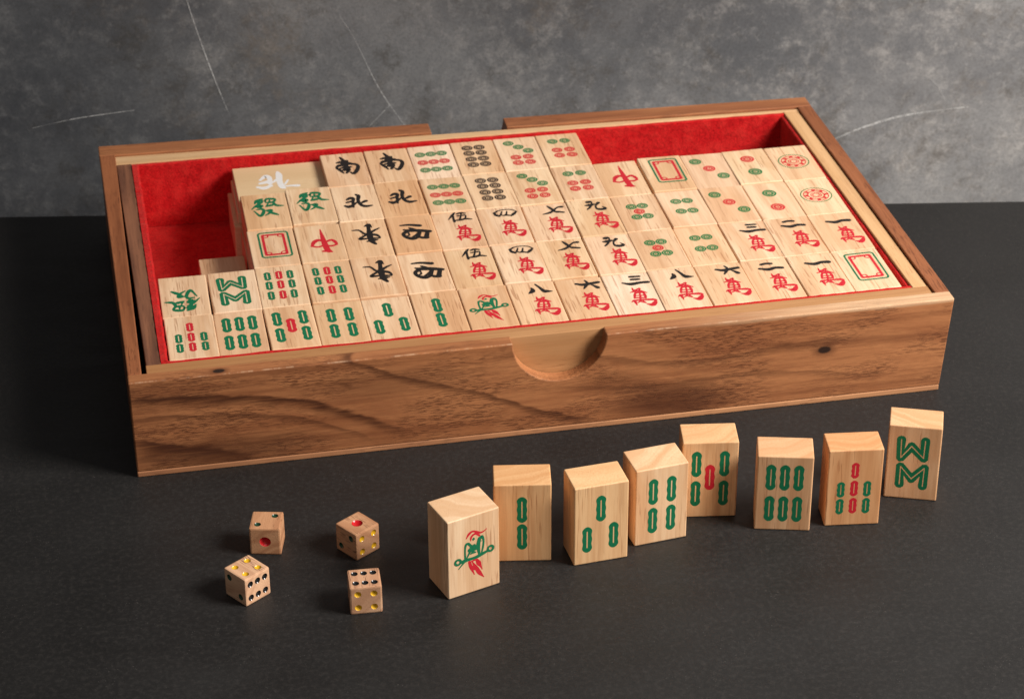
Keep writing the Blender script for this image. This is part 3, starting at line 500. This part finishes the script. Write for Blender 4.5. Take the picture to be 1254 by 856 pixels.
def put_marks(t, kind, z, rot=0):
    k, n = kind
    if k == 'b' and n != 8:
        small = n in (7, 9)
        for x, y, c in BAM[n]:
            if small: mark(t, 'bamboo_mark', 'small_bamboo_'+c, lambda bm: stick(bm, .176, .076), INK[c], z, (x, y))
            else: mark(t, 'bamboo_mark', 'bamboo_'+c, lambda bm: stick(bm, .285, .096), INK[c], z, (x, y))
    elif k == 'b':
        for i in (0, 1):
            pts = [p_[:2] for p_ in G['eight_zig'][i]]
            mark(t, 'zigzag_bamboo_mark', 'zigzag_bamboo_%d' % i, lambda bm: zig(bm, pts, .088, .011), INK['g'], z)
    elif k == 'd' and n == 1:
        mark(t, 'green_ring_mark', 'green_ring', lambda bm: ringloop(bm, circ(0, 0, .355, 48), circ(0, 0, .330, 48), 0, U), INK['cg'], z, (0.0, .07))
        def ros(bm):
            for a, b in ((.285, .262), (.20, .170), (.125, .105), (.085, .062)): ringloop(bm, circ(0, 0, a, 40), circ(0, 0, b, 40), 0, U)
            for q in range(8):
                a0 = 2*math.pi*q/8
                L_ = [(math.cos(a0+s_)*r_, math.sin(a0+s_)*r_) for s_, r_ in ((-.22, .205), (-.13, .258), (.13, .258), (.22, .205))]
                bm.faces.new([bm.verts.new((x*U, y*U, 0)) for x, y in L_])
        mark(t, 'rosette_mark', 'rosette', ros, INK['cr'], z, (0.0, .07))
    elif k == 'd':
        r = {2: .160, 22: .160, 3: .140, 4: .124, 5: .122, 6: .124, 7: .123, 8: .130, 9: .122}[n]
        for x, y, c in DOT[n]: mark(t, 'circle_mark', 'circle_%s_%d' % (c, r*1000), lambda bm: disc(bm, r), INK[c], z, (x, y))
    elif k == 'w':
        mark(t, 'numeral_mark', 'numeral_'+NUM[n], lambda bm: glyph(bm, NUM[n], 1.35, 0.9), INK['k'], z, (0, .03))
        mark(t, 'character_mark', 'myriad', lambda bm: glyph(bm, 'wan', 1.45, 0.7), INK['r'], z)
    elif k == 'bird':
        mark(t, 'bird_mark', 'bird_red', lambda bm: glyph(bm, 'bird_red', 1.22, 0.1), INK['r'], z)
        def gb(bm):
            glyph(bm, 'bird_green', 1.2, 0.1)
            for (c, ) in G['bird_rings']: ringloop(bm, circ(c[0], c[1], .078), circ(c[0], c[1], .032), 6e-5, U)
        mark(t, 'branch_mark', 'bird_green', gb, INK['g'], z+4e-5)
    elif k == 'frame':
        mark(t, 'outer_frame_mark', 'outer_frame', lambda bm: ringloop(bm, rrect(.05, .13, .335, .585, .09), rrect(.05, .13, .292, .535, .055), 0, U), INK['g'], z)
        def fr(bm):
            ringloop(bm, rrect(.045, .13, .250, .485, .05), rrect(.045, .13, .192, .415, .03), 0, U)
            for sx in (-1, 1):
                for sy in (-1, 1):
                    c = (.045+sx*.165, .13+sy*.395); ringloop(bm, circ(*c, .075, 20), circ(*c, .045, 20), 4e-6*(2+sx), U)
        mark(t, 'inner_frame_mark', 'inner_frame', fr, INK['r'], z+2e-5)
    elif k == 'c':
        c = {'green_dragon': 'g', 'red_dragon': 'r'}.get(n, 'k')
        o = mark(t, 'character_mark', 'character_'+n, lambda bm: glyph(bm, n, {'south': 1.7, 'west': 1.6, 'green_dragon': 1.5, 'north': 1.6}.get(n, 1.4), 0.7), INK[c], z)
        if rot: o.location = (0, 0, z); o.rotation_euler.z = rot
def make_tile(kind, loc, rot, label, group, dims, key, colour, mrot=0):
    t = thing('mahjong_tile', Vector(loc)*S, label, 'mahjong tile', group, rot)
    b = link(bpy.data.objects.new('tile_body', tile_mesh(*dims, key)), t); b.color = tuple(colour)+(1,)
    if kind: put_marks(t, kind, dims[2]*S+2.5e-5, mrot)
    return t
X0, CW, Y0, RP = .0500, .0607, .0495, .1035
ZL2 = 0.0800; ZT = 0.1245
def c_(n): return ('c', n)
ROWS = {
 1: [(1, ('b', 7)), (2, ('b', 6)), (3, ('b', 5)), (4, ('b', 4)), (5, ('b', 3)), (6, ('b', 2)), (7, ('bird', 0)), (8, ('w', 8)), (9, ('w', 6)), (10, ('w', 3)), (11, ('w', 8)), (12, ('w', 6)), (13, ('w', 2)), (14, ('w', 1)), (15, ('frame', 0))],
 2: [(1, c_('green_dragon')), (2, ('b', 8)), (3, ('b', 9)), (4, ('b', 9)), (5, c_('east')), (6, c_('west')), (7, ('w', 5)), (8, ('w', 4)), (9, ('w', 7)), (10, ('w', 9)), (11, ('d', 5)), (12, ('d', 4)), (13, ('w', 3)), (14, ('w', 2)), (15, ('w', 1))],
 3: [(3, ('frame', 0)), (4, c_('red_dragon')), (5, c_('east')), (6, c_('west')), (7, ('w', 5)), (8, ('w', 4)), (9, ('w', 7)), (10, ('w', 9)), (11, ('d', 5)), (12, ('d', 4)), (13, ('d', 3)), (14, ('d', 22)), (15, ('d', 1))],
 4: [(3, c_('green_dragon')), (4, c_('green_dragon')), (5, c_('north')), (6, c_('north')), (7, ('d', 9)), (8, ('d', 8)), (9, ('d', 7)), (10, ('d', 6)), (11, c_('red_dragon')), (12, ('frame', 0)), (13, ('d', 3)), (14, ('d', 2)), (15, ('d', 1))],
 5: [(5, c_('south')), (6, c_('south')), (7, ('d', 9)), (8, ('d', 8)), (9, ('d', 7)), (10, ('d', 6))]}
WORD = {1: 'one', 2: 'two', 3: 'three', 4: 'four', 5: 'five', 6: 'six', 7: 'seven', 8: 'eight', 9: 'nine', 22: 'two'}
def describe(kind):
    k, n = kind
    if k == 'b': return 'with %s bamboo sticks' % WORD[n] if n != 8 else 'with two green zigzag bamboo marks'
    if k == 'd': return {1: 'with one large red rosette ring', 2: 'with red circle above green circle', 22: 'with green circle above red circle', 8: 'with eight brown circles'}.get(n, 'with %s small coloured circles' % WORD[n])
    if k == 'w': return 'with black numeral %s above red character' % WORD[n]
    if k == 'bird': return 'with red and green bird on branch'
    if k == 'frame': return 'with green and red rectangular frame'
    return {'green_dragon': 'with green character', 'red_dragon': 'with red dagger-like character', 'east': 'with upside-down black east character', 'west': 'with black west character', 'south': 'with black south character', 'north': 'with black north character'}[n]
ROWN = {1: 'in the front row', 2: 'in the second row', 3: 'in the middle row', 4: 'in the fourth row', 5: 'in the back row'}
SPEC = {(1, 8): 'right beside the bird tile', (1, 11): 'right of the three tile', (1, 9): 'left of the three tile', (1, 12): 'left of the two tile',
        (2, 3): 'beside the zigzag tile', (2, 4): 'beside the east tile', (4, 3): 'far left end', (4, 4): 'beside a north tile',
        (4, 5): 'beside the green character', (4, 6): 'beside the circles', (5, 5): 'at its left end', (5, 6): 'beside the circles'}
TINT = {(1, 1): (1.02, 1.0, .95), (1, 2): (1.0, .93, .86), (1, 3): (1.0, .92, .82), (1, 4): (.97, .90, .78), (1, 5): (1.03, 1.0, .95), (1, 6): (.98, .90, .80), (1, 7): (.97, .88, .77), (1, 8): (.97, .88, .77),
        (1, 9): (.98, .92, .83), (1, 10): (1.09, 1.13, 1.2), (1, 11): (1.03, 1.02, .99), (1, 12): (1.03, 1.03, .98), (1, 13): (1.02, .97, .9), (1, 14): (1.04, 1.04, 1.0), (1, 15): (1.03, 1.02, .96),
        (2, 1): (.99, .94, .87), (2, 2): (1.05, 1.05, 1.04), (2, 3): (1.05, 1.05, 1.0), (2, 4): (.98, .92, .83), (2, 5): (1.03, .99, .93), (2, 6): (1.03, .99, .93), (2, 7): (1.0, .96, .85), (2, 8): (1.06, 1.06, 1.04), (2, 9): (1.0, .95, .84), (2, 10): (1.08, 1.08, 1.08),
        (2, 12): (.98, .90, .79), (3, 3): (1.05, 1.05, 1.02), (3, 5): (1.0, .92, .81), (3, 6): (.99, .88, .75), (4, 3): (1.0, .92, .79), (4, 6): (.96, .83, .68), (5, 5): (1.02, .95, .88), (5, 6): (1.0, .92, .82), (5, 7): (1.14, 1.18, 1.25), (5, 8): (1.0, .92, .80), (5, 9): (1.07, 1.07, 1.04), (5, 10): (1.02, .98, .88)}
JIT = {(1, 2): (.0, -.0015), (2, 1): (-.0008, -.002), (2, 2): (.0012, 0), (4, 4): (.001, .004), (4, 3): (.001, -.0005), (4, 12): (.0012, .003), (4, 11): (-.0008, -.001)}
rj = random.Random(11)
for r, lst in ROWS.items():
    for c, kind in lst:
        jx, jy = rj.uniform(-.0004, .0004), rj.uniform(-.0006, .0006)
        dx, dy = JIT.get((r, c), (0, 0))
        x = X0+(c-.5)*CW+jx+dx; y = Y0+(r-.5)*RP+jy+dy + (.0015 if r >= 2 else 0)
        colr = TINT.get((r, c)) or tuple(v*rj.uniform(.99, 1.02) for v in (1.035, 1.01, rj.uniform(.92, .98)))
        lab = ' '.join(x_ for x_ in ('tile' if kind[0] == 'w' else 'wooden tile', describe(kind).replace('black numeral %s above red character' % WORD.get(kind[1]), 'black %s over red character' % WORD.get(kind[1])), ROWN[r]+(',' if (r, c) in SPEC else ''), SPEC.get((r, c), '')) if x_)
        turned = kind[1] == 'green_dragon' and (r, c) == (2, 1)
        make_tile(kind, (x, y, ZL2+rj.uniform(-.0008, .0008)), (R_(rj.uniform(-.5, .5)), R_(rj.uniform(-.8, .8)), R_(rj.uniform(-.4, .4))+(math.pi if turned else 0)), lab if not turned else 'wooden tile with upside-down green character in the second row, far left',
                  'mahjong tiles lying face up in the tray', (.0599, .1024, .0443), 'flat_tile', colr)
# lower layer where the empty corner lets it be seen
for (x, y, lab, key) in ((.1380, .329, 'blank wooden tile of the lower layer, behind the zigzag tile', 'a'), (.2010, .4068, 'blank lower wooden tile under the left green character tile', 'b'),
                    (.2010, .3020, 'blank lower wooden tile under the left framed tile', 'b'), (.1930, .5145, 'blank lower wooden tile under the left end of the white-marked plaques', 'b')):
    make_tile(None, (x, y, 0.0304), (0, 0, R_(rj.uniform(-.4, .4))), lab, 'lower layer of tiles in the tray', (.0601, .1026, .0490), 'lower_tile', (.95, .86, .74))
def plaque(x0, y, z, th, lab, marks):
    t = thing('wind_plaque', Vector((x0+.0605, y, z))*S, lab, 'plaque', 'wooden plaques stacked in the tray corner')
    bm = bmesh.new(); slab(bm, [(-.0605, -.0500), (.0655, -.0500), (.0655, .0505), (-.0605, .0505)], 0, th)
    o = mesh_obj('plaque_body', bm, WT2, t); bevel(o, .0010*S, 2); o.color = (1.08, 1.12, 1.14, 1)
    if marks: mark(t, 'character_mark', 'white_north', lambda bm: glyph(bm, 'white_north', 1.3), INK['w'], th*S+3e-5)
WT2 = wood('plaque_wood', (0.74, 0.52, 0.31), (0.62, 0.40, 0.21), (0.45, 0.26, 0.13), 'X', unit=42, ring=1.1, poreamt=0.25, tint=True, rough=0.5)
plaque(.1690, .5210, .0797, .0160, 'plain thin wooden plaque beneath the white-marked one', False)
plaque(.1718, .5200, .0965, .0170, 'wide thin wooden plaque with a white north character, in the back left corner', True)

# standing tiles
ST = [('bird', 0, (.3446, -.2829, 17.75, .0642, .1023, .0475), 'standing wooden tile with a red and green bird, leftmost of the standing tiles', (1.02, 1.0, .93)),
      ('b', 2, (.4189, -.2391, -9.27, .0643, .1031, .0416), 'standing wooden tile with two green bamboo sticks, behind the bird tile', (.93, .76, .54)),
      ('b', 3, (.4998, -.2566, 4.74, .0632, .1034, .0426), 'standing wooden tile with three green bamboo sticks', (.98, .84, .63)),
      ('b', 4, (.5742, -.2316, 6.79, .0630, .1016, .0440), 'standing wooden tile with four green bamboo sticks', (1.0, .91, .78)),
      ('b', 5, (.6461, -.1957, -8.60, .0642, .1019, .0412), 'standing wooden tile with four green sticks around one red stick', (.92, .75, .55)),
      ('b', 6, (.7241, -.2387, -14.58, .0635, .1001, .0418), 'standing wooden tile with six green bamboo sticks in two rows', (.88, .72, .57)),
      ('b', 7, (.8026, -.2459, -7.18, .0631, .1025, .0384), 'standing wooden tile with three red and four small green sticks', (.88, .65, .45)),
      ('b', 8, (.8908, -.2088, -20.82, .0610, .0997, .0399), 'standing wooden tile with green zigzag bamboo marks, rightmost', (.92, .78, .63))]
for k, n, (x, y, a, w_, h_, d), lab, colr in ST:
    a = R_(a); bx, by = x-math.sin(a)*d/2, y+math.cos(a)*d/2      # origin of the tile: middle of its back face, at half height
    make_tile((k, n), (bx, by, h_/2+.0002), (R_(90), 0, a), lab, 'mahjong tiles standing in front of the case', (w_, h_, d), 'standing_tile_%d' % (w_*1e4+h_*1e5), colr)

# ------------------------------------------------------------------ dice
def pip_pos(n):
    a = .25
    return {1: [(0, 0)], 2: [(-a, -a), (a, a)], 3: [(-a, -a), (0, 0), (a, a)], 4: [(-a, -a), (a, -a), (-a, a), (a, a)],
            5: [(-a, -a), (a, -a), (-a, a), (a, a), (0, 0)], 6: [(-.29, -a), (0, -a), (.29, -a), (-.29, a), (0, a), (.29, a)]}[n]
AX = {'+z': ((1, 0, 0), (0, 1, 0), (0, 0, 1)), '-z': ((1, 0, 0), (0, -1, 0), (0, 0, -1)), '-y': ((1, 0, 0), (0, 0, 1), (0, -1, 0)), '+y': ((-1, 0, 0), (0, 0, 1), (0, 1, 0)),
      '-x': ((0, -1, 0), (0, 0, 1), (-1, 0, 0)), '+x': ((0, 1, 0), (0, 0, 1), (1, 0, 0))}
def die(x, y, yaw, a, faces, lab, mirror=(), colr=(1, 1, 1)):
    A = a*S; t = thing('wooden_die', (x*S, y*S, A/2+5e-5), lab, 'die', 'wooden dice', (0, 0, R_(yaw)))
    bm = bmesh.new(); bmesh.ops.create_cube(bm, size=A)
    bmesh.ops.bevel(bm, geom=list(bm.edges), offset=A*.055, segments=2, affect='EDGES', profile=0.6)
    me = bpy.data.meshes.new('die_body'); bm.to_mesh(me); bm.free(); me.materials.append(WDICE)
    body = link(bpy.data.objects.new('die_body', me)); body.color = tuple(colr)+(1,)
    cb = bmesh.new(); pips = []
    for fk, n in faces.items():
        u, v_, nn = (Vector(q) for q in AX[fk]); r = A*(.185 if n == 1 else .110); sr = r*1.12; dep = r*0.50    # opening radius r
        sr = (r*r+dep*dep)/(2*dep)
        for px, py in pip_pos(n):
            if fk in mirror: px = -px
            c = u*px*A+v_*py*A+nn*(A/2); cen = c+nn*(sr-dep)
            bmesh.ops.create_icosphere(cb, subdivisions=4, radius=sr, matrix=Matrix.Translation(cen)); pips.append((c, cen, nn, u, v_, r, sr, dep, n))
    cm = bpy.data.meshes.new('cut'); cb.to_mesh(cm); cb.free(); cut = bpy.data.objects.new('cut', cm); col.objects.link(cut)
    md = body.modifiers.new('b', 'BOOLEAN'); md.operation = 'DIFFERENCE'; md.object = cut; md.solver = 'EXACT'
    bpy.context.view_layer.update()
    ev = body.evaluated_get(bpy.context.evaluated_depsgraph_get()); nm = bpy.data.meshes.new_from_object(ev)
    body.modifiers.clear(); body.data = nm; nm.name = 'die_body'
    bpy.data.objects.remove(cut, do_unlink=True); body.parent = t
    for c, cen, nn, u, v_, r, sr, dep, n in pips:
        bm = bmesh.new(); rings = []; K = 6; hm = math.asin(min(1, r/sr))*0.985
        s2 = sr-A*.0025
        top = bm.verts.new(cen-nn*s2)
        for k in range(1, K+1):
            th = hm*k/K; rings.append([bm.verts.new(cen-nn*(s2*math.cos(th))+(u*math.cos(p_)+v_*math.sin(p_))*(s2*math.sin(th))) for p_ in [2*math.pi*q/24 for q in range(24)]])
        for q in range(24):
            bm.faces.new((top, rings[0][q], rings[0][(q+1) % 24]))
            for k in range(K-1): bm.faces.new((rings[k][q], rings[k+1][q], rings[k+1][(q+1) % 24], rings[k][(q+1) % 24]))
        for f in bm.faces:
            f.normal_update(); 
            if f.normal.dot(nn) < 0: f.normal_flip()
        me = bpy.data.meshes.new('pip'); bm.to_mesh(me); bm.free(); me.materials.append({1: INK['pr'], 4: INK['y'], 2: INK['pg']}.get(n, INK['pk']))
        for p_ in me.polygons: p_.use_smooth = True
        link(bpy.data.objects.new('pip', me), t)
die(.1371, -.1724, -13.2, .0352, {'+z': 2, '-y': 1}, 'wooden die showing two dark green dots on top and one red dot in front', colr=(1.0, .93, .85))
die(.1062, -.2592, 34.9, .0354, {'+z': 4, '-x': 2, '-y': 6}, 'wooden die with four yellow dots on top, nearest the left edge', mirror=('-x',), colr=(1.12, 1.15, 1.2))
die(.2371, -.1984, 33.9, .0349, {'+z': 1, '-x': 2, '-y': 4}, 'wooden die with one red dot on top', colr=(.95, .88, .82))
die(.2304, -.3042, -3.0, .0353, {'+z': 6, '-y': 4, '+x': 2}, 'wooden die with six black dots on top and four yellow dots in front', colr=(1.15, 1.2, 1.25))
